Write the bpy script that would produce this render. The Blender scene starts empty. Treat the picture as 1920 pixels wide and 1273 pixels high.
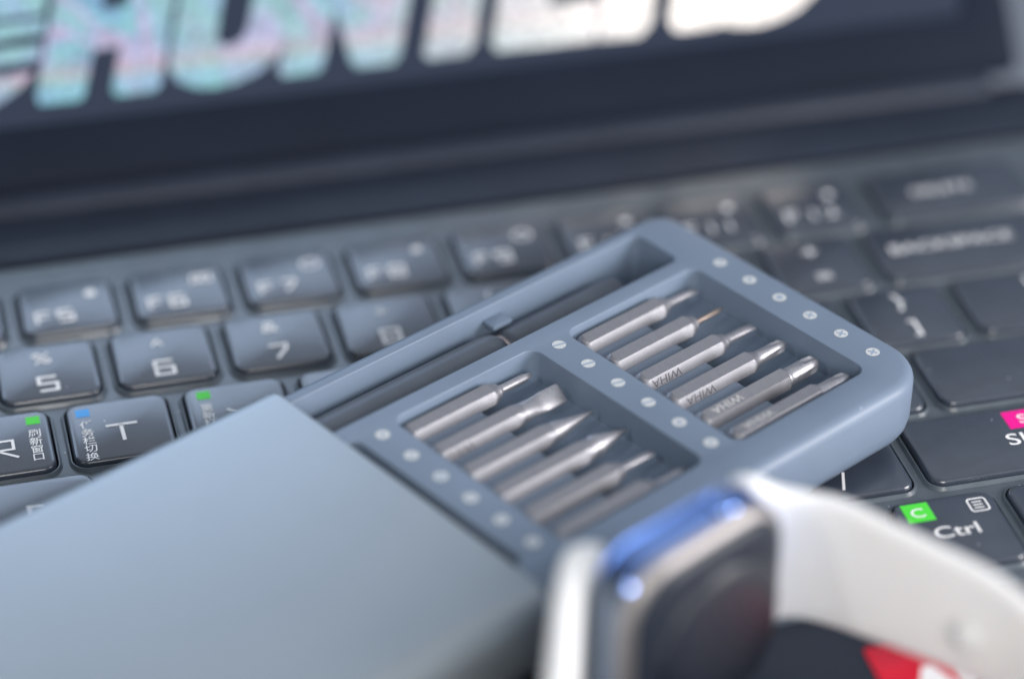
import bpy, bmesh, math, random
from mathutils import Vector, Matrix

# ------------------------------------------------------------------ camera, light, exposure
S = 0.001                                   # everything below is written in millimetres
scene = bpy.context.scene
C = scene.collection
R_ = math.radians
CAM = (85.4874, -380.7328, 261.1268)
RX = (0.968269, -0.249797, 0.007470)        # camera right
RY = (-0.136992, -0.555537, -0.820129)      # camera down
RZ = (0.209015, 0.793083, -0.572130)        # camera forward
cd = bpy.data.cameras.new('camera'); cam = bpy.data.objects.new('camera', cd); C.objects.link(cam)
M = Matrix.Identity(4)
for i in range(3):
    M[i][0] = RX[i]; M[i][1] = -RY[i]; M[i][2] = -RZ[i]; M[i][3] = CAM[i] * S
cam.matrix_world = M
cd.sensor_width = 36.0; cd.lens = 96.165; cd.clip_start = 0.01; cd.clip_end = 50
cd.dof.use_dof = True; cd.dof.focus_distance = 0.429; cd.dof.aperture_fstop = 4.5
scene.camera = cam

w = bpy.data.worlds.new('World'); scene.world = w; w.use_nodes = True
nt = w.node_tree; nt.nodes.clear()
tc = nt.nodes.new('ShaderNodeTexCoord'); sep = nt.nodes.new('ShaderNodeSeparateXYZ')
nt.links.new(tc.outputs['Generated'], sep.inputs[0])
mz = nt.nodes.new('ShaderNodeValToRGB')     # a room: dim below, blue daylight low, pale ceiling
mr = nt.nodes.new('ShaderNodeMapRange'); mr.inputs['From Min'].default_value = -1; mr.inputs['From Max'].default_value = 1
nt.links.new(sep.outputs['Z'], mr.inputs['Value']); nt.links.new(mr.outputs[0], mz.inputs[0])
e = mz.color_ramp.elements
e[0].position = 0.45; e[0].color = (.12, .13, .16, 1)
e[1].position = 1.0; e[1].color = (.48, .50, .54, 1)
x = e.new(.56); x.color = (.13, .16, .23, 1)
x = e.new(.77); x.color = (.28, .34, .44, 1)
x = e.new(.86); x.color = (.66, .71, .78, 1)
# the room is dimmer towards the left front
dp = nt.nodes.new('ShaderNodeVectorMath'); dp.operation = 'DOT_PRODUCT'; dp.inputs[1].default_value = (.72, .25, .64)
nt.links.new(tc.outputs['Generated'], dp.inputs[0])
dm = nt.nodes.new('ShaderNodeMapRange'); dm.interpolation_type = 'SMOOTHSTEP'; dm.inputs['From Min'].default_value = -.35; dm.inputs['From Max'].default_value = .9
dm.inputs['To Min'].default_value = .03; dm.inputs['To Max'].default_value = 1.15
nt.links.new(dp.outputs['Value'], dm.inputs['Value'])
bm_ = nt.nodes.new('ShaderNodeVectorMath'); bm_.operation = 'SCALE'
nt.links.new(dm.outputs[0], bm_.inputs['Scale']); nt.links.new(mz.outputs[0], bm_.inputs[0])
bg = nt.nodes.new('ShaderNodeBackground'); bg.inputs['Strength'].default_value = 0.80
ow = nt.nodes.new('ShaderNodeOutputWorld')
nt.links.new(bm_.outputs[0], bg.inputs['Color']); nt.links.new(bg.outputs[0], ow.inputs[0])

def area(name, loc, target, size, power, color):
    l = bpy.data.lights.new(name, 'AREA'); l.shape = 'DISK'; l.size = size * S; l.energy = power; l.color = color
    o = bpy.data.objects.new(name, l); C.objects.link(o)
    o.location = Vector(loc) * S
    o.rotation_euler = (Vector(target) - Vector(loc)).to_track_quat('-Z', 'Y').to_euler()
    return o
area('window_light', (660, -330, 200), (195, -60, 10), 330, 4.1, (1.0, .96, .965))
area('front_fill_light', (170, -720, 370), (195, -80, 10), 420, 3.6, (1.0, .97, .94))  # unseen fill added in front to lighten the strap
area('glint_light', (-420, -330, 520), (180, -90, 10), 2.2, .8, (1.0, .98, .96))  # tiny unseen source added for the round highlight on the watch case
scene.view_settings.view_transform = 'Standard'
scene.view_settings.look = 'None'
scene.view_settings.exposure = 0.0; scene.view_settings.gamma = 1.0

# ------------------------------------------------------------------ materials
def nodes(name):
    m = bpy.data.materials.new(name); m.use_nodes = True
    return m, m.node_tree, m.node_tree.nodes['Principled BSDF']
def mat(name, col, rough=.5, metal=0., coat=0., coat_rough=.1, noise=0., nscale=400., bump=0., bscale=3000., spec=.5, var=None, rvar=0., dust=0.):
    m, t, p = nodes(name)
    p.inputs['Base Color'].default_value = (*col, 1); p.inputs['Roughness'].default_value = rough
    p.inputs['Metallic'].default_value = metal; p.inputs['Coat Weight'].default_value = coat
    p.inputs['Coat Roughness'].default_value = coat_rough; p.inputs['Specular IOR Level'].default_value = spec
    tcn = t.nodes.new('ShaderNodeTexCoord')
    if noise:
        n = t.nodes.new('ShaderNodeTexNoise'); n.inputs['Scale'].default_value = nscale; n.inputs['Detail'].default_value = 5
        t.links.new(tcn.outputs['Object'], n.inputs['Vector'])
        r = t.nodes.new('ShaderNodeValToRGB'); r.color_ramp.elements[0].position = .3; r.color_ramp.elements[1].position = .7
        a = var or tuple(c * (1 - noise) for c in col)
        r.color_ramp.elements[0].color = (*a, 1); r.color_ramp.elements[1].color = (*[min(1, c * (1 + noise * .6)) for c in col], 1)
        t.links.new(n.outputs['Fac'], r.inputs[0]); t.links.new(r.outputs[0], p.inputs['Base Color'])
    if dust:        # sparse pale specks of dust
        v = t.nodes.new('ShaderNodeTexVoronoi'); v.inputs['Scale'].default_value = 420
        t.links.new(tcn.outputs['Object'], v.inputs['Vector'])
        a1 = t.nodes.new('ShaderNodeMath'); a1.operation = 'LESS_THAN'; a1.inputs[1].default_value = .055; t.links.new(v.outputs['Distance'], a1.inputs[0])
        sx = t.nodes.new('ShaderNodeSeparateColor'); t.links.new(v.outputs['Color'], sx.inputs[0])
        a2 = t.nodes.new('ShaderNodeMath'); a2.operation = 'LESS_THAN'; a2.inputs[1].default_value = dust; t.links.new(sx.outputs[0], a2.inputs[0])
        a3 = t.nodes.new('ShaderNodeMath'); a3.operation = 'MULTIPLY'; t.links.new(a1.outputs[0], a3.inputs[0]); t.links.new(a2.outputs[0], a3.inputs[1])
        mm = t.nodes.new('ShaderNodeMix'); mm.data_type = 'RGBA'; mm.inputs['B'].default_value = (.55, .57, .6, 1)
        old = p.inputs['Base Color'].links[0].from_socket
        t.links.new(a3.outputs[0], mm.inputs['Factor']); t.links.new(old, mm.inputs['A']); t.links.new(mm.outputs['Result'], p.inputs['Base Color'])
    if rvar:
        n = t.nodes.new('ShaderNodeTexNoise'); n.inputs['Scale'].default_value = nscale * .6; n.inputs['Detail'].default_value = 6
        t.links.new(tcn.outputs['Object'], n.inputs['Vector'])
        q = t.nodes.new('ShaderNodeMapRange'); q.inputs['To Min'].default_value = rough - rvar; q.inputs['To Max'].default_value = rough + rvar
        t.links.new(n.outputs['Fac'], q.inputs['Value']); t.links.new(q.outputs[0], p.inputs['Roughness'])
    if bump:
        n = t.nodes.new('ShaderNodeTexNoise'); n.inputs['Scale'].default_value = bscale; n.inputs['Detail'].default_value = 3
        t.links.new(tcn.outputs['Object'], n.inputs['Vector'])
        b = t.nodes.new('ShaderNodeBump'); b.inputs['Strength'].default_value = bump; b.inputs['Distance'].default_value = .00003
        t.links.new(n.outputs['Fac'], b.inputs['Height']); t.links.new(b.outputs[0], p.inputs['Normal'])
    return m
def emit(name, col, s):
    m, t, p = nodes(name)
    p.inputs['Base Color'].default_value = (.02, .02, .025, 1); p.inputs['Roughness'].default_value = .25
    p.inputs['Emission Color'].default_value = (*col, 1); p.inputs['Emission Strength'].default_value = s
    return m

m_tray = mat('blue_grey_plastic', (.172, .228, .310), .42, noise=.08, nscale=60, bump=.35, bscale=5000, rvar=.07, dust=.12)
m_shell = mat('anodised_aluminium', (.42, .475, .515), .42, metal=.65, noise=.07, nscale=18, bump=.8, bscale=7000, rvar=.07)
m_steel = mat('bit_steel', (.37, .37, .395), .46, metal=.85, noise=.06, nscale=900, bump=.6, bscale=5000, rvar=.06)
m_tip = mat('bit_tip_steel', (.48, .475, .50), .42, metal=.85, noise=.12, nscale=1500, bump=.3)
m_rust = mat('worn_tip_steel', (.50, .40, .34), .35, metal=1., noise=.25, nscale=1500)
m_engr = mat('engraving', (.10, .095, .105), .7)
m_icon = mat('icon_print', (.60, .63, .64), .6, noise=.1, nscale=2500)
m_iconc = mat('icon_cut', (.30, .38, .50), .6)
m_handle = mat('handle_black_anodised', (.115, .135, .165), .38, metal=.35, bump=.3, noise=.1, nscale=200)
m_copper = mat('handle_collar_metal', (.55, .45, .42), .3, metal=1.)
m_key = mat('key_plastic', (.038, .049, .070), .30, coat=1., coat_rough=.14, noise=.14, nscale=200, bump=.25, bscale=2500, rvar=.11, dust=.12)
m_cover = mat('cover_film', (.082, .104, .126), .34, coat=.4, coat_rough=.12, noise=.14, nscale=300, bump=.3, bscale=900, dust=.25)
m_rim = mat('cover_film_rim', (.22, .25, .28), .22, coat=.8, coat_rough=.08)
m_leg = mat('legend_print', (.9, .91, .92), .5)
m_green = mat('shortcut_green', (.08, .72, .05), .5)
m_blue = mat('shortcut_blue', (.08, .38, .85), .5)
m_pink = mat('shortcut_pink', (.85, .0, .28), .5)
m_base = mat('laptop_dark_metal', (.022, .027, .038), .36, metal=0., noise=.1, nscale=60, spec=.15)
m_bezel = mat('bezel_plastic', (.010, .015, .028), .5, noise=.1, nscale=40, spec=.06)
m_hinge = mat('hinge_metal', (.026, .034, .052), .42, metal=0., spec=.14, noise=.15, nscale=50, rvar=.08)
m_strap = mat('white_silicone', (.94, .93, .90), .50, noise=.02, nscale=100, bump=.2, bscale=1500)
_p = m_strap.node_tree.nodes['Principled BSDF']; _p.inputs['Subsurface Weight'].default_value = 1.; _p.inputs['Subsurface Radius'].default_value = (1, .92, .85); _p.inputs['Subsurface Scale'].default_value = .004
m_case = mat('polished_case', (.30, .285, .28), .48, metal=.85)
m_band = mat('blue_reflection_metal', (.30, .47, .98), .18, metal=1.)  # blue of a reflection put into the metal colour
m_black = mat('black_glass', (.012, .014, .022), .10, coat=1., coat_rough=.03)
m_ceramic = mat('sensor_ceramic', (.012, .016, .026), .42)
m_backplate = mat('case_back', (.018, .024, .036), .4, spec=.25)
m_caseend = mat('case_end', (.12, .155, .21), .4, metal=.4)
m_desk = mat('desk_top', (.22, .25, .30), .5, noise=.12, nscale=12, bump=.2, bscale=300)
m_red = mat('sticker_red', (.80, .003, .025), .3, noise=.3, nscale=60, var=(.40, .0, .02))
m_white = mat('sticker_white', (.8, .8, .8), .45)

# screen picture: dark slate plus unseen pale image, upper left, added to brighten keys
m_disp, t, p = nodes('display')
p.inputs['Base Color'].default_value = (.01, .012, .018, 1); p.inputs['Roughness'].default_value = .3; p.inputs['Specular IOR Level'].default_value = .15
tcn = t.nodes.new('ShaderNodeTexCoord'); sp = t.nodes.new('ShaderNodeSeparateXYZ'); t.links.new(tcn.outputs['Object'], sp.inputs[0])
nz = t.nodes.new('ShaderNodeTexNoise'); nz.inputs['Scale'].default_value = 9; nz.inputs['Detail'].default_value = 2
t.links.new(tcn.outputs['Object'], nz.inputs['Vector'])
def mrange(sock, a, b, c=0., d=1.):
    q = t.nodes.new('ShaderNodeMapRange'); q.interpolation_type = 'SMOOTHSTEP'
    for k, v in zip(('From Min', 'From Max', 'To Min', 'To Max'), (a, b, c, d)): q.inputs[k].default_value = v
    t.links.new(sock, q.inputs['Value']); return q.outputs[0]
def mul(a, b):
    q = t.nodes.new('ShaderNodeMath'); q.operation = 'MULTIPLY'; t.links.new(a, q.inputs[0])
    if isinstance(b, float): q.inputs[1].default_value = b
    else: t.links.new(b, q.inputs[1])
    return q.outputs[0]
hx = mrange(sp.outputs['X'], .245, .165); hh = mrange(sp.outputs['Y'], .040, .060)
f_ = mul(mul(hx, hh), mrange(nz.outputs['Fac'], .2, .6, .75, 1.))
mx = t.nodes.new('ShaderNodeMix'); mx.data_type = 'RGBA'
mx.inputs['A'].default_value = (.022, .033, .060, 1); mx.inputs['B'].default_value = (1.9, 2.4, 3.2, 1)
t.links.new(f_, mx.inputs['Factor']); t.links.new(mx.outputs['Result'], p.inputs['Emission Color'])
p.inputs['Emission Strength'].default_value = 1.0

# iridescent lettering shown on the screen
m_irid, t, p = nodes('lettering_light')
p.inputs['Base Color'].default_value = (.03, .03, .03, 1); p.inputs['Specular IOR Level'].default_value = .1
tcn = t.nodes.new('ShaderNodeTexCoord')
n1 = t.nodes.new('ShaderNodeTexNoise'); n1.inputs['Scale'].default_value = 30; n1.inputs['Detail'].default_value = 3; n1.inputs['Distortion'].default_value = 1.0
mp = t.nodes.new('ShaderNodeMapping'); mp.inputs['Scale'].default_value = (1.6, .9, 1); mp.inputs['Rotation'].default_value = (0, 0, .30)
t.links.new(tcn.outputs['Object'], mp.inputs['Vector']); t.links.new(mp.outputs[0], n1.inputs['Vector'])
cr = t.nodes.new('ShaderNodeValToRGB'); el = cr.color_ramp.elements
cols = [(.20, (.16, .60, .66)), (.33, (.28, .52, .86)), (.40, (.30, .72, .74)), (.45, (.46, .60, .96)), (.50, (.66, .54, .78)), (.54, (.42, .68, .94)), (.60, (.36, .70, .74)), (.67, (.58, .60, .92)), (.80, (.80, .80, .70))]
el[0].position, el[0].color = cols[0][0], (*cols[0][1], 1); el[1].position, el[1].color = cols[-1][0], (*cols[-1][1], 1)
for a, c_ in cols[1:-1]: q = el.new(a); q.color = (*c_, 1)
t.links.new(n1.outputs['Fac'], cr.inputs[0])
sp = t.nodes.new('ShaderNodeSeparateXYZ'); t.links.new(tcn.outputs['Object'], sp.inputs[0])
wh = mrange(sp.outputs['X'], .145, .240)
mx = t.nodes.new('ShaderNodeMix'); mx.data_type = 'RGBA'; mx.inputs['B'].default_value = (1.0, .93, .88, 1)
fr = t.nodes.new('ShaderNodeValToRGB'); fe = fr.color_ramp.elements
fe[0].position = 0.; fe[0].color = (.30, .80, .80, 1); fe[1].position = 1.; fe[1].color = (.62, .58, .80, 1)
for a_, c_ in ((.30, (.40, .62, .95)), (.48, (.45, .85, .70)), (.62, (.95, .62, .66))): q = fe.new(a_); q.color = (*c_, 1)
t.links.new(mrange(sp.outputs['Y'], .0155, .0250), fr.inputs[0])
fx = t.nodes.new('ShaderNodeMix'); fx.data_type = 'RGBA'
t.links.new(mrange(sp.outputs['Y'], .0270, .0200, 0., .55), fx.inputs['Factor']); t.links.new(cr.outputs[0], fx.inputs['A']); t.links.new(fr.outputs[0], fx.inputs['B'])
n2 = t.nodes.new('ShaderNodeTexNoise'); n2.inputs['Scale'].default_value = 700; n2.inputs['Detail'].default_value = 2
t.links.new(tcn.outputs['Object'], n2.inputs['Vector'])
t.links.new(wh, mx.inputs['Factor']); t.links.new(fx.outputs['Result'], mx.inputs['A']); t.links.new(mx.outputs['Result'], p.inputs['Emission Color'])
st = t.nodes.new('ShaderNodeMath'); st.operation = 'MULTIPLY'
t.links.new(mrange(sp.outputs['X'], .185, .242, .74, 1.5), st.inputs[0]); t.links.new(mrange(n2.outputs['Fac'], .35, .65, .8, 1.25), st.inputs[1])
t.links.new(st.outputs[0], p.inputs['Emission Strength'])

# ------------------------------------------------------------------ helpers
def finish(bm, name, m, parent=None, ang=35, recalc=True):
    if recalc: bmesh.ops.recalc_face_normals(bm, faces=bm.faces)
    for v in bm.verts: v.co *= S
    me = bpy.data.meshes.new(name); bm.to_mesh(me); bm.free()
    for p_ in me.polygons: p_.use_smooth = True
    me.set_sharp_from_angle(angle=R_(ang))
    me.materials.append(m)
    o = bpy.data.objects.new(name, me); C.objects.link(o)
    if parent: o.parent = parent
    return o
def thing(name, label=None, cat=None, loc=(0, 0, 0), rz=0., group=None, parent=None):
    o = bpy.data.objects.new(name, None); C.objects.link(o); o.empty_display_size = .005
    o.location = Vector(loc) * S; o.rotation_euler = (0, 0, rz)
    if label: o['label'] = label
    if cat: o['category'] = cat
    if group: o['group'] = group
    if parent: o.parent = parent
    return o
def tag(o, label=None, cat=None, group=None, kind=None):
    if label: o['label'] = label
    if cat: o['category'] = cat
    if group: o['group'] = group
    if kind: o['kind'] = kind
    return o
def rrect(x0, x1, y0, y1, r, n=6, d=0.):
    """closed loop of a rounded rectangle, inset by d"""
    x0 += d; x1 -= d; y0 += d; y1 -= d
    if isinstance(r, (int, float)): r = (r,) * 4
    r = [max(.02, min(q - d, (x1 - x0) / 2, (y1 - y0) / 2)) for q in r]
    out = []
    for (cx, cy, a0, q) in ((x1 - r[0], y0 + r[0], -90, r[0]), (x1 - r[1], y1 - r[1], 0, r[1]), (x0 + r[2], y1 - r[2], 90, r[2]), (x0 + r[3], y0 + r[3], 180, r[3])):
        for k in range(n + 1):
            a = R_(a0 + 90 * k / n); out.append((cx + q * math.cos(a), cy + q * math.sin(a)))
    return out
def ring(bm, pts): return [bm.verts.new(p_) for p_ in pts]
def bridge(bm, a, b, closed=True):
    n = len(a)
    for i in range(n if closed else n - 1):
        j = (i + 1) % n
        try: bm.faces.new((a[i], a[j], b[j], b[i]))
        except ValueError: pass
def loft(bm, rings, cap0=True, cap1=True):
    R = [ring(bm, q) for q in rings]
    for a, b in zip(R, R[1:]): bridge(bm, a, b)
    if cap0: bm.faces.new(list(reversed(R[0])))
    if cap1: bm.faces.new(R[-1])
    return R
def box(bm, x0, x1, y0, y1, z0, z1, r=0.):
    if r <= 0:
        loft(bm, [[(x0, y0, z0), (x1, y0, z0), (x1, y1, z0), (x0, y1, z0)], [(x0, y0, z1), (x1, y0, z1), (x1, y1, z1), (x0, y1, z1)]])
    else:
        P = []
        for z, d in ((z0, r), (z0 + r * .3, r * .3), (z0 + r, 0), (z1 - r, 0), (z1 - r * .3, r * .3), (z1, r)):
            P.append([(a, b, z) for a, b in rrect(x0, x1, y0, y1, r * 1.6, 4, d)])
        loft(bm, P)
def lathe_x(bm, prof, y, z, n=40, f=None, a0=0.):
    """rings about an axis along x; prof = [(x, r)]; f(angle, r, i) gives the radius"""
    P = []
    for i, (xx, r) in enumerate(prof):
        q = []
        for k in range(n):
            a = a0 + 2 * math.pi * k / n; rr = f(a, r, i) if f else r
            q.append((xx, y + rr * math.cos(a), z + rr * math.sin(a)))
        P.append(q)
    loft(bm, P)
def text_bm(s, size, xs=1., bold=0.):
    cu = bpy.data.curves.new('t', 'FONT'); cu.body = s; cu.size = size; cu.align_x = 'CENTER'; cu.align_y = 'CENTER'; cu.offset = bold; cu.resolution_u = 4
    o = bpy.data.objects.new('t', cu); C.objects.link(o)
    bpy.context.view_layer.update()
    me = bpy.data.meshes.new_from_object(o.evaluated_get(bpy.context.evaluated_depsgraph_get()))
    bm = bmesh.new(); bm.from_mesh(me)
    bpy.data.objects.remove(o); bpy.data.curves.remove(cu); bpy.data.meshes.remove(me)
    # centre on the ink
    if bm.verts:
        xa = [v.co.x for v in bm.verts]; ya = [v.co.y for v in bm.verts]
        cx, cy = (min(xa) + max(xa)) / 2, (min(ya) + max(ya)) / 2
        for v in bm.verts: v.co.x = (v.co.x - cx) * xs; v.co.y -= cy; v.co.z = 0
    return bm
def add_bm(dst, src, M_):
    src.transform(M_); me = bpy.data.meshes.new('x'); src.to_mesh(me); src.free(); dst.from_mesh(me); bpy.data.meshes.remove(me)
def stroke(bm, pts, wd, z):
    """ribbon along a polyline"""
    P = [Vector((a, b)) for a, b in pts]
    L_, R2 = [], []
    for i, q in enumerate(P):
        d1 = (P[i] - P[i - 1]).normalized() if i else (P[1] - P[0]).normalized()
        d2 = (P[i + 1] - P[i]).normalized() if i < len(P) - 1 else d1
        n1 = Vector((-d1.y, d1.x)); n2 = Vector((-d2.y, d2.x)); nn = (n1 + n2)
        nn = n1 if nn.length < .1 else nn.normalized(); k = wd / 2 / max(.5, nn.dot(n1))
        L_.append(bm.verts.new((q.x + nn.x * k, q.y + nn.y * k, z))); R2.append(bm.verts.new((q.x - nn.x * k, q.y - nn.y * k, z)))
    for i in range(len(P) - 1): bm.faces.new((R2[i], R2[i + 1], L_[i + 1], L_[i]))
def flat(bm, pts, z): bm.faces.new([bm.verts.new((a, b, z)) for a, b in pts])

# ------------------------------------------------------------------ desk
bm = bmesh.new(); box(bm, -1500, 1500, -900, 900, -48, -18)
tag(finish(bm, 'desk', m_desk), kind='structure')

# ------------------------------------------------------------------ laptop
lap = thing('laptop', 'dark open laptop with large shining letters on its screen and a covered keyboard', 'laptop', (0, 0, 0))
bm = bmesh.new()
P = []
for z, d in ((-17.5, 3), (-17, 1.5), (-15, .3), (-12, 0), (-4.2, 0), (-3.2, .25), (-2.6, .9)):
    P.append([(a, b, z) for a, b in rrect(-8.5, 303, -188, 46.5, 3.5, 8, d)])
loft(bm, P); finish(bm, 'base', m_base, lap, 50)
# hinge bar between deck and lid
bm = bmesh.new(); lathe_x(bm, [(12, 2.2), (12.4, 2.9), (13, 3.2), (292, 3.2), (292.6, 2.9), (293, 2.2)], 45.2, -2.6, 28); finish(bm, 'hinge', m_hinge, lap, 40)
# raised strip of deck behind the keyboard
bm = bmesh.new(); box(bm, -4, 300.5, 27.2, 41.2, -2.6, -1.5, .35); finish(bm, 'rear_deck_strip', m_hinge, lap, 40)

TH = R_(40)
lid = thing('lid', parent=lap, loc=(0, 46.0, -.5)); lid.rotation_euler = (math.pi / 2 - TH, 0, 0)   # local x right, y up the lid, z towards the user
lid['label'] = 'laptop lid leaning back'
bm = bmesh.new()
P = [[(a, b, z) for a, b in rrect(-8.5, 300.0, .6, 205, (2, 7, 7, 2), 8, d)] for z, d in ((-5.2, 2.5), (-4.8, .8), (-4, .1), (-1.0, 0), (-.3, .2), (0, .7))]
loft(bm, P); finish(bm, 'lid_shell', m_bezel, lid, 50)
bm = bmesh.new()
o1 = rrect(-7.6, 294.6, 1.5, 204, 6, 8, 0)
P = [[(a, b, z) for a, b in q] for q, z in ((rrect(-7.4, 299.0, 1.8, 203.6, (1.8, 6, 6, 1.8), 8, 0), .03), (rrect(-7.4, 299.0, 1.8, 203.6, (1.8, 6, 6, 1.8), 8, .25), .75), (rrect(-7.4, 299.0, 1.8, 203.6, (1.8, 6, 6, 1.8), 8, .9), .95), (rrect(-3.5, 290.5, 12.6, 199, 2, 8, 0), .95), (rrect(-3.5, 290.5, 12.6, 199, 2, 8, .25), .35))]
loft(bm, P, cap0=False, cap1=False); finish(bm, 'bezel', m_bezel, lid, 40)
bm = bmesh.new(); flat(bm, [(-3.4, 12.7), (290.4, 12.7), (290.4, 198.9), (-3.4, 198.9)], .3); finish(bm, 'display', m_disp, lid, recalc=False)
LET = {
 'b1': [(99, 36.6), (116, 35.5), (118.2, 42.5), (99, 43)], 'b1a': [(99, 32.8), (115.0, 32.9), (115.9, 35.7), (99, 36.7)], 'b2': [(98, 28.6), (114.4, 29.3), (115.2, 31.9), (98, 31.6)],
 'b3': [(97, 24.1), (113.0, 24.7), (114, 27.4), (97, 27.3)], 'b4': [(97, 16.2), (101.5, 16.3), (105, 17.6), (109.2, 20.0), (111.7, 22.6), (97, 22.4)],
 'H': [(121.6, 48.8), (111.6, 18.2), (112.0, 16.4), (119.0, 16.3), (120.1, 17.2), (122.9, 25.2), (127.9, 25.4), (125.2, 17.6), (125.8, 16.4), (132.7, 16.4), (134.0, 17.5), (144.0, 48.8), (135.8, 48.8), (130.4, 32.8), (125.4, 32.4), (130.5, 48.8)],
 'U': [(145.2, 48.8), (136.5, 22.2), (136.3, 19.8), (137.4, 17.6), (140.2, 16.2), (143.6, 15.8), (147.4, 16.2), (150.9, 17.2), (154.2, 18.9), (156.7, 21.1), (158.4, 23.4), (166.6, 48.8), (159.2, 48.8), (151.6, 26.4), (150.3, 24.1), (147.6, 23.1), (145.9, 23.6), (145.6, 25.6), (153.1, 48.8)],
 'N': [(168.0, 48.8), (155.9, 17.4), (156.6, 16.3), (162.7, 16.3), (164.2, 17.4), (168.2, 28.2), (169.5, 17.8), (170.4, 16.3), (177.5, 16.4), (179.0, 18.2), (189.0, 48.8), (181.0, 48.8), (177.0, 36.5), (175.6, 48.8)],
 'T': [(191.6, 42.0), (183.4, 17.4), (184.1, 16.4), (191.3, 16.4), (193.3, 18.3), (200.6, 42.0), (205.5, 42), (207.5, 48.8), (188.0, 48.8), (186.0, 42.0)],
 'E': [(206.8, 48.8), (196.4, 18.0), (197.2, 16.3), (216.2, 16.2), (218.4, 24), (208.6, 23.8), (210.4, 29.4), (219.0, 29.4), (220.8, 35), (212.2, 35), (214.4, 41.9), (224, 41.9), (226, 48.8)],
 'I': [(219.1, 24.3), (216.8, 16.15), (225.0, 16.0), (227.5, 18.2), (236.8, 48.8), (228.3, 48.8)],
 'D': [(241.2, 48.8), (231.4, 18.4), (232.0, 16.4), (233.5, 16.0), (240.1, 16.2), (241.4, 16.7), (243.7, 15.8), (248.5, 15.5), (253.2, 16.3), (257.2, 17.9), (260.8, 20.6), (263.8, 24.5), (266.5, 32), (266.5, 40), (264, 46), (258, 48.8)],
}
for k, v in LET.items():
    bm = bmesh.new(); flat(bm, v, .42)
    bm.normal_update(); bmesh.ops.triangulate(bm, faces=bm.faces, ngon_method='EAR_CLIP')
    bmesh.ops.recalc_face_normals(bm, faces=bm.faces)
    for f in bm.faces:
        if f.normal.z < 0: f.normal_flip()
    finish(bm, 'display_letter', m_irid, lid, recalc=False)

# ---- keys
U = 19.05; KP = 18.55
def row_y(r):   # (top, bottom)
    return {-1: (16.0, 1.5), 0: (-1.2, -16.9), 1: (-19.6, -35.4), 2: (-37.7, -53.2), 3: (-56.2, -72.2), 4: (-75.6, -92.2)}[r]
rows = {}
rows[-1] = [(-.05 + i * 1.0 + .41 - 0.0, .86) for i in range(0, 13)]
keys = []   # (x0, x1, ytop, ybot, id)
G = 1.45
names_f = ['F1', 'F2', 'F3', 'F4', 'F5', 'F6', 'F7', 'F8', 'F9', 'F10', 'F11', 'F12']
for i in range(12):
    a = (5.365 + (i - 4)) * U
    keys.append((a, a + 15.9, *row_y(-1), names_f[i]))
keys.append((.02 * U, 1.15 * U, *row_y(-1), 'esc')); keys.append((13.43 * U, 14.93 * U, *row_y(-1), 'del'))
def addrow(r, items, u0=0.):
    u = u0
    for nm, wd in items:
        keys.append((u * U + G, (u + wd) * U - G, *row_y(r), nm)); u += wd
addrow(0, [(c, 1) for c in '`1234567890-='] + [('backspace', 2)])
addrow(1, [('tab', 1.5)] + [(c, 1) for c in 'QWERTYUIOP[]'] + [('\\', 1.5)])
addrow(2, [('caps', 1.75)] + [(c, 1) for c in "ASDFGHJKL;'"] + [('enter', 2.25)])
addrow(3, [('shift', 2.25)] + [(c, 1) for c in 'ZXCVBNM,./'] + [('rshift', 2.75)])
addrow(4, [('ctrl', 1.25), ('fn', 1), ('win', 1), ('alt', 1), ('space', 5.55), ('ralt', 1), ('rfn', 1), ('rctrl', 1.0), ('left', 1), ('down', 1), ('right', 1.2)], 0)
def keymesh(x0, x1, yt, yb):
    bm = bmesh.new()
    P = []
    for z, d in ((-2.2, -.35), (-1.2, -.12), (-.5, 0), (-.2, .12), (-.05, .34), (.0, .62)):
        P.append([(a, b, z) for a, b in rrect(x0, x1, yb, yt, 2.1, 6, d)])
    loft(bm, P); return bm
glyph = {}
def GL(nm, *items): glyph.setdefault(nm, []).extend(items)
# items: ('t', text, x, y, size, xscale, material) or ('s', points, width, material) or ('q', x0, x1, y0, y1, material)
def sq5(x, y, w_=3.4, h=4.0): return [(x + w_ / 2, y + h / 2), (x - w_ / 2, y + h / 2), (x - w_ / 2, y + .1), (x + w_ / 2, y + .1), (x + w_ / 2, y - h / 2), (x - w_ / 2, y - h / 2)]
def sq6(x, y, w_=3.4, h=4.0): return [(x + w_ / 2, y + h / 2), (x - w_ / 2, y + h / 2), (x - w_ / 2, y - h / 2), (x + w_ / 2, y - h / 2), (x + w_ / 2, y + .1), (x - w_ / 2, y + .1)]
def sq7(x, y, w_=3.4, h=4.0): return [(x - w_ / 2, y + h / 2), (x + w_ / 2, y + h / 2), (x + w_ / 2 - .1, y + h / 5), (x - w_ / 6, y - h / 2)]
def sq8(x, y, w_=3.4, h=4.0): return [(x - w_ / 2, y), (x - w_ / 2, y + h / 2), (x + w_ / 2, y + h / 2), (x + w_ / 2, y - h / 2), (x - w_ / 2, y - h / 2), (x - w_ / 2, y), (x + w_ / 2, y)]
def sq9(x, y, w_=3.4, h=4.0): return [(x + w_ / 2, y), (x - w_ / 2, y), (x - w_ / 2, y + h / 2), (x + w_ / 2, y + h / 2), (x + w_ / 2, y - h / 2), (x - w_ / 2, y - h / 2)]
def sq0(x, y, w_=3.4, h=4.0): return [(x - w_ / 2, y - h / 2), (x - w_ / 2, y + h / 2), (x + w_ / 2, y + h / 2), (x + w_ / 2, y - h / 2), (x - w_ / 2 - .2, y - h / 2)]
SQ = {'5': sq5, '6': sq6, '7': sq7, '8': sq8, '9': sq9, '0': sq0}
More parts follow.
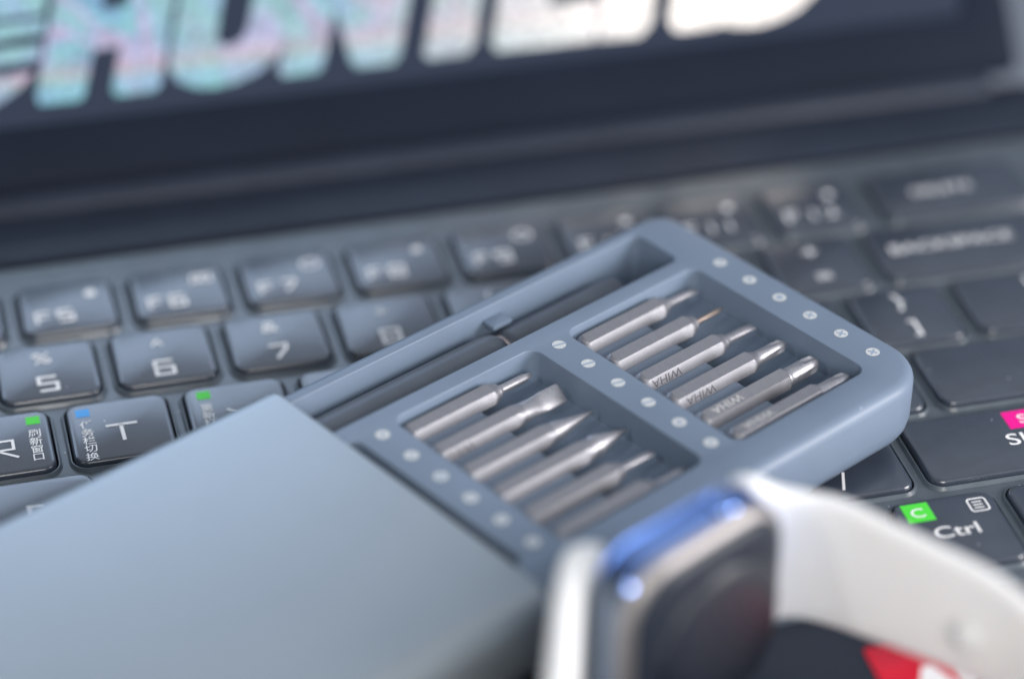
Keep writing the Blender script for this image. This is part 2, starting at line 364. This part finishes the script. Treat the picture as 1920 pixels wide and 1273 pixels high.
SH = dict(zip('`1234567890-=[];\',./\\', '~!@#$%^&*()_+{}:"<>?|'))
rnd = random.Random(4)
for (x0, x1, yt, yb, nm) in keys:
    cx = (x0 + x1) / 2
    if nm in names_f:
        i = names_f.index(nm)
        # F and its digits, wide square lettering
        X, Y = x0 + 3.2, 6.1
        GL(nm, ('s', [(X + 1.5, Y + 1.5), (X - .6, Y + 1.5), (X - .6, Y - 1.5)], .6, m_leg), ('s', [(X - .6, Y + .1), (X + 1.2, Y + .1)], .5, m_leg))
        for k, ch in enumerate(nm[1:]):
            xx = X + 4.2 + k * 3.4
            if ch in SQ: GL(nm, ('s', SQ[ch](xx, Y, 2.3, 3.0), .6, m_leg))
            else: GL(nm, ('t', ch, xx, Y, 4.0, 1.2, m_leg))
        ic = {'F5': '\u2600', 'F6': '\u2600', 'F7': '\u25cf', 'F8': '\u25ce'}.get(nm)
        ix, iy = x0 + 12.2, 11.9
        if nm == 'F5': GL(nm, ('star', ix, iy, 1.25))
        elif nm == 'F6': GL(nm, ('s', [(ix - 1.5, iy - 1.0), (ix + 1.5, iy - 1.0), (ix + 1.5, iy + 1.0), (ix - 1.5, iy + 1.0), (ix - 1.5, iy - 1.0)], .5, m_leg), ('s', [(ix - 2, iy - 1.4), (ix + 2, iy + 1.5)], .6, m_leg))
        elif nm in ('F7', 'F9'): GL(nm, ('ringc', ix, iy, 1.3))
        else: GL(nm, ('star', ix, iy, 1.1))
    elif nm in SQ:
        GL(nm, ('s', SQ[nm](cx - .3, yb + 4.0, 2.9, 3.7), .58, m_leg), ('t', SH[nm], cx - .6, yb + 11.3, 4.2, 1.15, m_leg))
    elif nm in SH:
        GL(nm, ('t', nm, cx, yb + 3.7, 5, 1.15, m_leg), ('t', SH[nm], cx, yb + 11.5, 5, 1.15, m_leg))
    elif len(nm) == 1 and nm not in 'TRY':
        GL(nm, ('t', nm, cx - 1.2, yt - 8.5, 6, 1.15, m_leg), )
def vtext(nm, s, x, y0, step, size):
    for k, ch in enumerate(s): GL(nm, ('t', ch, x, y0 - k * step, size, 1.0, m_leg))
GL('T', ('s', [(112.0, -26.7), (117.0, -26.7)], .55, m_leg), ('s', [(114.4, -26.7), (114.5, -31.0)], .6, m_leg), ('q', 107.7, 109.95, -23.35, -21.3, m_blue))
vtext('T', '\u4efb\u52a1\u680f\u5207\u6362', 109.0, -25.6, 2.12, 2.15)
GL('R', ('s', [(92.6, -31.4), (92.6, -26.9), (97.2, -26.9), (97.2, -29.2), (92.6, -29.3)], .5, m_leg), ('s', [(94.6, -29.3), (97.8, -31.5)], .5, m_leg), ('q', 99.8, 102.0, -23.35, -21.3, m_green))
vtext('R', '\u5237\u65b0\u7a97\u53e3', 100.8, -25.8, 2.12, 2.15)
GL('Y', ('q', 127.3, 129.5, -23.2, -21.1, m_green), ('s', [(131.5, -26.8), (134, -28.8), (134, -31)], .55, m_leg), ('s', [(134, -28.8), (136.5, -26.8)], .55, m_leg))
vtext('Y', '\u91cd\u65b0\u6253\u5f00', 128.4, -25.5, 2.12, 2.15)
GL('backspace', ('t', 'BACKSPACE', 263.5, -8.3, 3.4, 1.25, m_leg)); GL('del', ('t', 'DELETE', 268.5, 8.9, 3.0, 1.15, m_leg))
GL('enter', ('t', 'ENTER', 270, -46, 3.4, 1.2, m_leg)); GL('rshift', ('t', 'SHIFT', 256.6, -64.7, 4.1, 1.25, m_leg), ('q', 252.0, 257.6, -62.1, -57.6, m_pink), ('t', 'S', 254.9, -59.9, 3.2, 1.2, m_leg))
GL('rctrl', ('q', 227.5, 231.9, -80.8, -76.4, m_green), ('t', 'C', 229.6, -78.7, 3.0, 1.15, m_leg), ('t', 'Ctrl', 233.9, -84.0, 3.7, 1.25, m_leg),
   ('s', rrect(238.0, 240.9, -80.4, -77.4, .5, 3) + [rrect(238.0, 240.9, -80.4, -77.4, .5, 3)[0]], .28, m_leg),
   ('s', [(238.6, -78.2), (240.2, -78.2)], .25, m_leg), ('s', [(238.6, -78.9), (240.2, -78.9)], .25, m_leg), ('s', [(238.6, -79.6), (240.2, -79.6)], .25, m_leg))
glyph['/'] = [('s', [(222.0, -66.3), (220.6, -70.6)], .45, m_leg), ('t', '?', 221.3, -61, 4.5, 1.1, m_leg)]
GL('space')
KEYLAB = {'T': 'key with letter T, a blue square and a column of Chinese characters', 'R': 'key with letter R, a green square and Chinese characters', 'rctrl': 'Ctrl key with a green C square and a small menu symbol',
          'rshift': 'long Shift key with a pink square', 'backspace': 'long Backspace key', 'enter': 'long blank Enter key', 'del': 'wide key at the end of the function row'}
for (x0, x1, yt, yb, nm) in keys:
    if nm == 'rctrl': x0, x1 = 226.1, 242.5
    if nm == 'left': x0 = 245.1
    ko = finish(keymesh(x0, x1, yt, yb), 'key', m_key, lap, 50)
    if nm in KEYLAB: ko['label'] = KEYLAB[nm]
    bms = {}
    for it in glyph.get(nm, []):
        if it[0] == 't':
            b_ = bms.setdefault(it[6].name, (bmesh.new(), it[6]))[0]
            add_bm(b_, text_bm(it[1], it[4], it[5], .02), Matrix.Translation((it[2], it[3], .075)))
        elif it[0] == 's':
            stroke(bms.setdefault(it[3].name, (bmesh.new(), it[3]))[0], it[1], it[2], .08)
        elif it[0] == 'q':
            flat(bms.setdefault(it[5].name, (bmesh.new(), it[5]))[0], [(it[1], it[3]), (it[2], it[3]), (it[2], it[4]), (it[1], it[4])], .035)
        elif it[0] == 'star':
            b_ = bms.setdefault(m_leg.name, (bmesh.new(), m_leg))[0]
            flat(b_, [(it[1] + it[3] * (1 if k % 2 else .62) * math.cos(k * math.pi / 8), it[2] + it[3] * (1 if k % 2 else .62) * math.sin(k * math.pi / 8)) for k in range(16)], .05)
        elif it[0] == 'ringc':
            b_ = bms.setdefault(m_leg.name, (bmesh.new(), m_leg))[0]
            stroke(b_, [(it[1] + it[3] * 1.15 * math.cos(k * math.pi / 8), it[2] + it[3] * math.sin(k * math.pi / 8)) for k in range(17)], .45, .05)
    for k, (b_, mm) in bms.items():
        for f in b_.faces:
            f.normal_update()
            if f.normal.z < 0: f.normal_flip()
        finish(b_, 'legend' if mm is m_leg else 'shortcut_square', mm, ko, recalc=False)

# keyboard cover: film in the gutters with raised rims round every key
bm = bmesh.new()
outer = rrect(-3.5, 301.5, -95.5, 24.2, 3, 6)
vo = ring(bm, [(a, b, -1.35) for a, b in outer]); vb = ring(bm, [(a, b, -2.55) for a, b in outer])
bridge(bm, vb, vo)
edges = [e_ for e_ in bm.edges if all(abs(v.co.z + 1.35) < 1e-6 for v in e_.verts)]
for (x0, x1, yt, yb, nm) in keys:
    if nm == 'rctrl': x0, x1 = 226.1, 242.5
    if nm == 'left': x0 = 245.1
    prev = None
    for z, d in ((-1.35, -.95), (-.95, -.72), (-.72, -.6), (-.72, -.42), (-1.1, -.34), (-2.5, -.34)):
        q = ring(bm, [(a, b, z) for a, b in rrect(x0, x1, yb, yt, 2.1, 6, d)])
        if prev: bridge(bm, prev, q)
        else:
            for i in range(len(q)): edges.append(bm.edges.get((q[i], q[(i + 1) % len(q)])) or bm.edges.new((q[i], q[(i + 1) % len(q)])))
        prev = q
bmesh.ops.triangle_fill(bm, edges=edges, use_beauty=True)
cov = finish(bm, 'keyboard_cover', m_cover, ang=60)
tag(cov, 'thin translucent grey silicone cover film filling the gaps between the laptop keys', 'keyboard cover')

# sticker on the palm rest
st_ = thing('palm_rest_sticker', 'glossy red sticker with white lettering on the palm rest under the white strap', 'sticker', (211.6, -103.2, -2.6))
bm = bmesh.new(); P = [[(a, b, z) for a, b in rrect(0, 26, -26, 0, .8, 4, d)] for z, d in ((0, 0), (.12, 0), (.2, .12))]; loft(bm, P); finish(bm, 'sticker_face', m_red, st_)
bm = bmesh.new(); add_bm(bm, text_bm('AM', 9, 1.1, .5), Matrix.Translation((11.0, -9.6, .26))); finish(bm, 'sticker_lettering', m_white, st_, recalc=False)

# ------------------------------------------------------------------ screwdriver kit: local x = long axis, local y = towards the screen side
ANG = 0.472692; ORG = (150.3886, -58.4101, 0.); H = 14.5; SP = 6.7425; L = 35.818
def kit_thing(name, label, cat, u=0., v=0., z=0., group=None):
    ca, sa = math.cos(ANG), math.sin(ANG)
    return thing(name, label, cat, (ORG[0] + u * ca + v * sa, ORG[1] + u * sa - v * ca, z), ANG, group)
tray = kit_thing('bit_tray', 'blue grey plastic tray with two open bit pockets, pulled out of its sleeve', 'tool tray')
bm = bmesh.new()
TU0, TU1, TV0, TV1 = -75., 76.3, -18.5, 43.4
RO = (5.5, 4.0, 3, 3)           # radii: front-far, back-far ...
def R2(z, d): return [(a, b, z) for a, b in rrect(TU0, TU1, -TV1, -TV0, (9.0, 4.5, 3, 3), 14, d)]
prof = [(2.2, 3.6), (2.5, 2.3), (3.4, 1.1), (4.8, .35), (6.5, 0), (H - 1.9, 0), (H - 1.15, .17), (H - .55, .55), (H - .17, 1.15), (H, 1.9)]
RR = [ring(bm, R2(z, d)) for z, d in prof]
for a, b in zip(RR, RR[1:]): bridge(bm, a, b)
bm.faces.new(list(reversed(RR[0])))
edges = [bm.edges.get((RR[-1][i], RR[-1][(i + 1) % len(RR[-1])])) for i in range(len(RR[-1]))]
pockets = [(-67.9, -39.2, -2.1, 36.3, 2.0, H - 5.5), (-32.2, -3.5, -2.1, 36.3, 2.0, H - 5.5), (3.6, 32.3, -2.1, 36.3, 2.0, H - 5.5), (39.0, 67.6, -2.0, 36.3, 2.0, H - 5.5), (-70, 67.4, -15.4, -5.3, 1.5, H - 10.2)]
for (a, b, c, d_, r, zf) in pockets:
    prev = None
    for z, d in ((H, -.2), (H - .03, -.09), (H - .09, -.03), (H - .2, 0), (zf + .6, .18), (zf + .15, .35), (zf, .8)):
        q = ring(bm, [(p_[0], p_[1], z) for p_ in rrect(a, b, -d_, -c, r, 6, d)])
        if prev: bridge(bm, prev, q)
        else: edges += [bm.edges.new((q[i], q[(i + 1) % len(q)])) for i in range(len(q))]
        prev = q
    bm.faces.new(prev)
bmesh.ops.triangle_fill(bm, edges=edges, use_beauty=True)
finish(bm, 'tray_body', m_tray, tray, 40)
# ribs that cradle the bits
bm = bmesh.new()
for a0 in (-32.2, 3.6, 39.0):
    box(bm, a0 + .1, a0 + 14.2, -36.25, 2.05, H - 5.45, H - 5.1)
    for k in range(5):
        v = (k + .5) * SP; hw = SP / 2 - 2.0
        P = []
        for z, e_ in ((H - 5.35, 0), (H - 3.3, 0), (H - 3.08, .08), (H - 3.0, .25)):
            P.append([(a0 + .1, -v - hw + e_, z), (a0 + 14.2 - e_, -v - hw + e_, z), (a0 + 14.2 - e_, -v + hw - e_, z), (a0 + .1, -v + hw - e_, z)])
        loft(bm, P)
    P = [[(a0 + .1, -36.2, z), (a0 + 14.2, -36.2, z), (a0 + 14.2, -35.95, z), (a0 + .1, -35.95, z)] for z in (H - 5.35, H - 4)]
    loft(bm, P)
finish(bm, 'cradle_ribs', m_tray, tray, 30)
bm = bmesh.new(); box(bm, 33.4, 37.4, 12.6, 15.35, H - 3.0, H - 2.2, .2); finish(bm, 'retaining_clip', m_tray, tray, 40)

# printed symbols
def disc(bm, x, y, r, z, n=28): flat(bm, [(x + r * math.cos(2 * math.pi * k / n), y + r * math.sin(2 * math.pi * k / n)) for k in range(n)], z)
def cut(bm, kind, x, y, z):
    if kind == 'slot': stroke(bm, [(x + 1.2 * math.cos(R_(-15)), y + 1.2 * math.sin(R_(-15))), (x - 1.2 * math.cos(R_(-15)), y - 1.2 * math.sin(R_(-15)))], .34, z)
    elif kind == 'cross':
        for a in (45, 135): c_, s_ = .78 * math.cos(R_(a - 18)), .78 * math.sin(R_(a - 18)); stroke(bm, [(x + c_, y + s_), (x - c_, y - s_)], .32, z + (.002 if a > 90 else 0))
    elif kind == 'star': flat(bm, [(x + (.62 if k % 2 else .30) * math.cos(k * math.pi / 6 + .2), y + (.62 if k % 2 else .30) * math.sin(k * math.pi / 6 + .2)) for k in range(12)], z)
    elif kind == 'tri': flat(bm, [(x + .7 * math.cos(a), y + .7 * math.sin(a)) for a in (.3, 2.4, 4.5)], z)
    elif kind == 'y':
        for a in (.5, 2.6, 4.7): stroke(bm, [(x, y), (x + .8 * math.cos(a), y + .8 * math.sin(a))], .28, z)
    elif kind == 'hexa': flat(bm, [(x + .62 * math.cos(k * math.pi / 3), y + .62 * math.sin(k * math.pi / 3)) for k in range(6)], z)
kinds = [['star', 'star', 'hexa', 'star', 'star', 'star'], ['slot', 'slot', 'slot', 'slot', 'star', 'star'], ['y', 'tri', 'hexa', 'cross', 'cross', 'cross']]
for i in range(3):
    for j in range(6):
        uu, vv = i * L + .15, j * SP
        sy = thing('tip_symbol', parent=tray)
        bm = bmesh.new(); disc(bm, uu, -vv, 1.12, H + .03); o_ = finish(bm, 'symbol_disc', m_icon, sy, recalc=False)
        bm = bmesh.new(); cut(bm, kinds[i][j], uu, -vv, H + .06); o_ = finish(bm, 'symbol_cut', m_iconc, sy, recalc=False)

# sleeve
slv = kit_thing('aluminium_sleeve', 'matte light blue grey aluminium sleeve of the screwdriver kit, covering its near end', 'sleeve')
bm = bmesh.new()
def sec(u, d, zt=0.): return [(u, b, z) for b, z in rrect(-45.6, 20.5, 0.9, 16.1, 4.6, 8, d)]
P = [sec(-168, 2.2), sec(-167.6, 1.0), sec(-166.5, .2), sec(-165, 0), sec(-7.0, 0), sec(-6.55, .10), sec(-6.3, .35), sec(-6.25, .6), sec(-6.3, .9), sec(-6.6, 1.1), sec(-163, 1.1)]
loft(bm, P)
finish(bm, 'sleeve_shell', m_shell, slv, 40)

# handle lying in the long slot
hd = kit_thing('screwdriver', 'dark anodised screwdriver handle lying in the long slot of the tray', 'screwdriver', -20, -10.35, 0)
HZ = H - 6.3
bm = bmesh.new(); lathe_x(bm, [(-48, 3.6), (-47.4, 4.3), (-46, 4.3), (50.0, 4.3), (51.4, 4.25), (52.2, 4.0), (52.7, 3.6)], 0, HZ, 48); finish(bm, 'grip', m_handle, hd, 40)
bm = bmesh.new(); lathe_x(bm, [(52.7, 3.1), (53.0, 3.45), (53.6, 3.45), (53.9, 3.2), (54.0, 2.6)], 0, HZ, 40); finish(bm, 'collar', m_copper, hd, 40)
bm = bmesh.new(); lathe_x(bm, [(54.0, 2.9), (54.6, 3.5), (55.2, 3.7), (77.6, 3.7), (78.6, 3.5), (79.2, 2.9), (79.3, 1.5)], 0, HZ, 40); finish(bm, 'end_cap', m_handle, hd, 40)

# bits
def hexr(a, ap=2.0, roll=0.):
    t_ = ((a - roll + math.pi / 6) % (math.pi / 3)) - math.pi / 6
    return ap / math.cos(t_)
def make_bit(name_label, u0, v, body, tip, roll, tipkind, trad, tipmat=None, engrave=None, eng_len=9.5, neck=1.35, ap=1.82, dz=0.):
    b0 = kit_thing('screwdriver_bit', name_label, 'bit', u0, v, H - 2.95 + dz, 'steel bits lying in the tray pockets')
    rl = R_(roll); n = 72
    bm = bmesh.new()
    prof = [(0, 1.0), (.10, 1.3), (.5, 1.7), (.8, 1.95), (.95, 2.2), (1.1, 2.2), (body - .2, 2.2), (body, 2.15), (body + .35, 1.95), (body + .75, 1.75), (body + 1.3, neck + .12), (body + 1.9, neck)]
    if tipkind in ('cone', 'bigcone', 'blade'):
        prof = prof[:8] + [(body + .5, 2.0), (body + 1.1, 1.8), (body + 2.0, 1.65 if tipkind != 'bigcone' else 1.75)]
    if tipkind == 'bigph': prof = prof[:8] + [(body + .35, 2.15), (body + .5, 2.0), (body + .8, 1.75), (body + 1.1, 1.75)]
    lathe_x(bm, prof, 0, 0, n, lambda a, r, i: min(r, hexr(a, ap, rl)), rl)
    sh = finish(bm, 'shank', m_steel, b0, 22)
    e0 = prof[-1][0]; r0 = prof[-1][1]
    bm = bmesh.new(); T_ = tip
    if tipkind == 'thin':       # thin shaft with small cross point
        P = [(e0 - .1, r0 * .98), (e0 + .5, trad * 1.15), (e0 + .9, trad), (T_ - 1.6, trad), (T_ - .5, trad * .75), (T_, trad * .3)]
        lathe_x(bm, P, 0, 0, 32, lambda a, r, i: r * (1 - (.38 if i >= 4 else .0) * abs(math.sin(2 * a))))
    elif tipkind in ('cone', 'bigcone'):
        P = [(e0 - .1, r0 * .98), (e0 + .15, r0 * .93), (e0 + .4, r0 * .93), (e0 + .6, r0), (e0 + 1.4, r0), (T_ - .25, .16), (T_, .05)]
        if tipkind == 'cone': P = [(e0 - .1, r0 * .99), (e0 + 1.2, r0 * .9), (T_ - .25, .14), (T_, .04)]
        lathe_x(bm, P, 0, 0, 40)
    elif tipkind == 'flat':
        P = [(e0 - .1, r0 * .98), (e0 + .5, trad * 1.2), (e0 + .9, trad), (T_ - 2.2, trad), (T_, trad)]
        rings = []
        for i, (xx, r) in enumerate(P):
            fl = {3: .8, 4: .28}.get(i, 1.)
            rings.append([(xx, r * math.cos(2 * math.pi * k / 24) * (1.05 if i == 4 else 1), r * math.sin(2 * math.pi * k / 24) * fl) for k in range(24)])
        loft(bm, rings)
    elif tipkind == 'blade':    # wide spoon like blade
        P = [(e0 - .1, r0, 1), (e0 + 1.6, r0 * .95, .85), (e0 + 3.2, r0 * .98, .42), (e0 + 4.6, r0 * 1.05, .26), (T_ - .4, r0 * 1.05, .20), (T_, r0 * .95, .14)]
        rings = []
        for xx, r, fl in P:
            q = []
            for k in range(32):
                a = 2 * math.pi * k / 32; yy, zz = r * math.cos(a), r * math.sin(a) * fl; w_ = R_(38)
                q.append((xx, yy * math.cos(w_) - zz * math.sin(w_), yy * math.sin(w_) + zz * math.cos(w_)))
            rings.append(q)
        loft(bm, rings)
    elif tipkind in ('ph', 'bigph'):
        P = [(e0 - .1, r0 * .99), (e0 + .4, trad * 1.02), (e0 + .8, trad), (T_ - 3.6, trad), (T_ - 2.4, trad), (T_ - 1.2, trad * .92), (T_ - .3, trad * .55), (T_, trad * .3)]
        dep = [0, 0, 0, .0, .30, .45, .45, .4]
        lathe_x(bm, P, 0, 0, 64, lambda a, r, i: r * (1 - dep[i] * max(0., math.cos(4 * (a - rl - .3))) ** .8))
    finish(bm, 'tip', tipmat or m_tip, b0, 30)
    if engrave:
        fa, uc = engrave        # facet angle (deg, in y-z plane), centre along the bit
        tb = text_bm('WIHA', 1.95, 1.2, .0)
        a = R_(fa)
        nrm = Vector((0, math.cos(a), math.sin(a))); xa = Vector((-1, 0, 0)); ya = nrm.cross(xa)
        Mx = Matrix((( xa.x, ya.x, nrm.x, uc), (xa.y, ya.y, nrm.y, nrm.y * (ap + .02)), (xa.z, ya.z, nrm.z, nrm.z * (ap + .02)), (0, 0, 0, 1)))
        bm = bmesh.new(); add_bm(bm, tb, Mx); finish(bm, 'engraving', m_engr if fa > 130 else m_engr2, b0, recalc=False)
    return b0
m_engr2 = mat('engraving_light', (.50, .50, .50), .6)
# in bit space +y is away from the viewer, so the bright side facet looks towards angle 180..190 and the grey one towards 120..130
RL = -20.
B1, B2 = 4.5, 40.6
make_bit('steel bit with thin cross point, at the sleeve end beside the handle slot', B1, 0, 16.6, 25.6, RL, 'thin', .75)
make_bit('steel bit with a wide spoon shaped blade in the near pocket', B1, SP, 15.6, 26.0, RL, 'blade', 1.9, engrave=(180 + RL, 3.4))
make_bit('slim steel bit with long smooth pointed cone, third in the near pocket', B1, 2 * SP, 15.6, 26.6, RL, 'cone', 1.8)
make_bit('stout pointed steel bit with a groove ring below its cone, fourth in the near pocket', B1, 3 * SP, 17.4, 27.3, RL, 'bigcone', 1.9)
make_bit('steel bit with a thin shaft and small flat end, fifth in the near pocket', B1, 4 * SP, 17.2, 25.8, RL, 'flat', .72)
make_bit('steel bit half hidden at the front edge of the near pocket', B1, 5 * SP + .15, 17.2, 26.2, -24., 'thin', .7, dz=.7)
make_bit('steel bit with slim pinkish flat end at the handle side of the far pocket', B2, 0, 16.8, 25.6, RL, 'flat', .75)
make_bit('steel bit with a very thin rusty brown needle tip, second in the far pocket', B2, SP, 16.6, 25.2, RL, 'thin', .45, tipmat=m_rust)
make_bit('steel bit with short flat tip and faint engraving, third in the far pocket', B2, 2 * SP, 16.6, 25.2, RL, 'flat', .85, engrave=(180 + RL, 4.4))
make_bit('steel bit with medium cross tip and dark engraving, fourth in the far pocket', B2, 3 * SP, 17.0, 25.6, RL, 'ph', 1.2, engrave=(180 + RL, 5.2))
make_bit('steel bit with the largest fluted cross tip, fifth in the far pocket', B2, 4 * SP, 17.6, 25.9, RL + 3, 'bigph', 1.55, engrave=(120 + RL + 3, 5.4))
make_bit('steel bit rolled over at the front edge of the far pocket, fluted tip', B2, 5 * SP + .1, 17.6, 25.9, -26., 'bigph', 1.35, engrave=(120 - 26, 5.4), dz=.7)

# ------------------------------------------------------------------ watch standing on its side
AW = R_(27.9)
wt = thing('wrist_watch', 'polished watch with open white rubber strap standing on its side beside the tray', 'watch', (182.1, -111.2, 0), AW)
# local x = along the case, local -y = back of the case (towards the viewer), z up
bm = bmesh.new()
P = []
for y, d in ((-2.42, .45), (-2.4, .32), (-2.8, .45), (-3.5, .95), (-4.1, 1.7), (-4.15, 3.0)):
    P.append([(a, y, z) for a, z in rrect(-17.0, 14.6, .2, 33.8, 9.0, 10, d)])
loft(bm, P); finish(bm, 'case', m_case, wt, 60)
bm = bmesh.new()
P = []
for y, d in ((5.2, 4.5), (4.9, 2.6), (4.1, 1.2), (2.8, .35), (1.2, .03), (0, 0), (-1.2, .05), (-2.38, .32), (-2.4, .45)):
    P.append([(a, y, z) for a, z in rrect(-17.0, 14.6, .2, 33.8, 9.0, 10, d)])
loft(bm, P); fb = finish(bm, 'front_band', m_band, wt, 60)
fb.data.materials.append(m_caseend)        # left end darker, kept out of the painted blue reflection
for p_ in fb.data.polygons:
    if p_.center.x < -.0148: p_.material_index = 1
bm = bmesh.new()
P = [[(a, y, z) for a, z in rrect(-17.0, 14.6, .2, 33.8, 9, 10, d)] for y, d in ((5.1, 3.0), (5.5, 3.4), (5.8, 4.6), (5.9, 6))]
loft(bm, P); finish(bm, 'screen_glass', m_black, wt, 60)
bm = bmesh.new()
P = [[(a, y, z) for a, z in rrect(-17.0, 14.6, .2, 33.8, 9, 10, d)] for y, d in ((-4.0, 1.9), (-4.5, 2.3), (-5.0, 3.2), (-5.35, 4.6), (-5.5, 6.5))]
loft(bm, P); finish(bm, 'back_plate', m_backplate, wt, 60)
bm = bmesh.new()
P = []
for y, r in ((-5.3, 11.6), (-5.9, 11.5), (-6.5, 10.8), (-6.9, 9), (-7.1, 6), (-7.15, 2)):
    P.append([(-.5 + r * math.cos(2 * math.pi * k / 48), y, 17.2 + r * math.sin(2 * math.pi * k / 48)) for k in range(48)])
loft(bm, P); finish(bm, 'sensor_window', m_ceramic, wt, 40)
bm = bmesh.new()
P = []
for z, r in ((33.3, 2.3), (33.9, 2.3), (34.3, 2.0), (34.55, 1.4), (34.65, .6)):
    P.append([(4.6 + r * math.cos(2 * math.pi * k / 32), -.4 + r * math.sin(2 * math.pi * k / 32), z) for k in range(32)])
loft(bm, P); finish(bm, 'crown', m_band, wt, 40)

def spline(pts, n=8):
    out = []
    for i in range(len(pts) - 1):
        p0, p1, p2, p3 = pts[max(0, i - 1)], pts[i], pts[i + 1], pts[min(len(pts) - 1, i + 2)]
        for k in range(n):
            t_ = k / n
            out.append(tuple(.5 * (2 * b + (c - a) * t_ + (2 * a - 5 * b + 4 * c - d) * t_ * t_ + (3 * b - a - 3 * c + d) * t_ ** 3) for a, b, c, d in zip(p0, p1, p2, p3)))
    out.append(pts[-1]); return out
def strap(name, pts, thick):
    """pts: (x, y, zbot, ztop, thickness factor); world mm, swept as a soft edged band"""
    Q = spline(pts, 8); rings = []
    inv = Matrix.Rotation(-AW, 3, 'Z')
    for i, q in enumerate(Q):
        a = Q[max(0, i - 1)]; b = Q[min(len(Q) - 1, i + 1)]
        d = Vector((b[0] - a[0], b[1] - a[1], 0)).normalized(); nn = Vector((-d.y, d.x, 0))
        zb, zt, th = q[2], q[3], thick * q[4] / 2
        prof_ = rrect(-th, th, zb, zt, min(th * .9, 1.3), 5)
        rings.append([tuple(inv @ (Vector((q[0], q[1], 0)) + nn * s_ + Vector((0, 0, z)) - Vector((182.1, -111.2, 0)))) for s_, z in prof_])
    bm = bmesh.new(); loft(bm, rings); return finish(bm, name, m_strap, wt, 50)
sr = strap('strap', [(191.8, -102.2, 2.3, 31.2, 1.9), (194.0, -101.2, 3.0, 30.4, 1.5), (197.2, -101.6, 4.8, 28.6, 1.1), (200.9, -103.0, 5.8, 28, 1), (204.9, -105.8, 6, 28, 1), (209.4, -111.7, 7.2, 28, 1), (214.2, -118.4, 8.4, 28, 1), (218.8, -125.1, 9, 28, 1), (222.1, -132.8, 9, 27.6, 1), (224, -142.5, 6, 27, 1), (223, -156, 6.5, 26.5, 1), (219, -168, 7, 26, .9), (214, -173, 9, 24, .8)], 2.5)
strap('strap', [(168.6, -112.4, 2.6, 31.2, 1.6), (166.2, -111.4, 3.0, 31.0, 1.5), (164.0, -114.4, 4.2, 30.2, 1.3), (162.0, -119.2, 5.2, 29.6, 1.25), (159.6, -126.2, 5.8, 29.4, 1.2), (156.4, -136, 6, 29, 1.1), (155, -148, 6, 28, 1), (157, -162, 6, 27, 1), (166, -176, 6, 27, 1), (180, -184, 6.5, 26, 1)], 3.0)
bm = bmesh.new()       # closing pin on the inner face of the strap
inv = Matrix.Rotation(-AW, 3, 'Z')
c0 = Vector((218.2, -124.0, 17.0)); d = Vector((-.80, -.60, 0)).normalized(); e1 = Vector((0, 0, 1)); e2 = d.cross(e1)
P = []
for k_, r in ((0, 1.6), (1.0, 1.5), (1.5, 2.0), (2.4, 2.1), (2.9, 1.7), (3.1, .9)):
    P.append([tuple(inv @ (c0 + d * k_ + e1 * r * math.cos(2 * math.pi * j / 24) + e2 * r * math.sin(2 * math.pi * j / 24) - Vector((182.1, -111.2, 0)))) for j in range(24)])
loft(bm, P); finish(bm, 'strap_stud', m_strap, wt, 50)
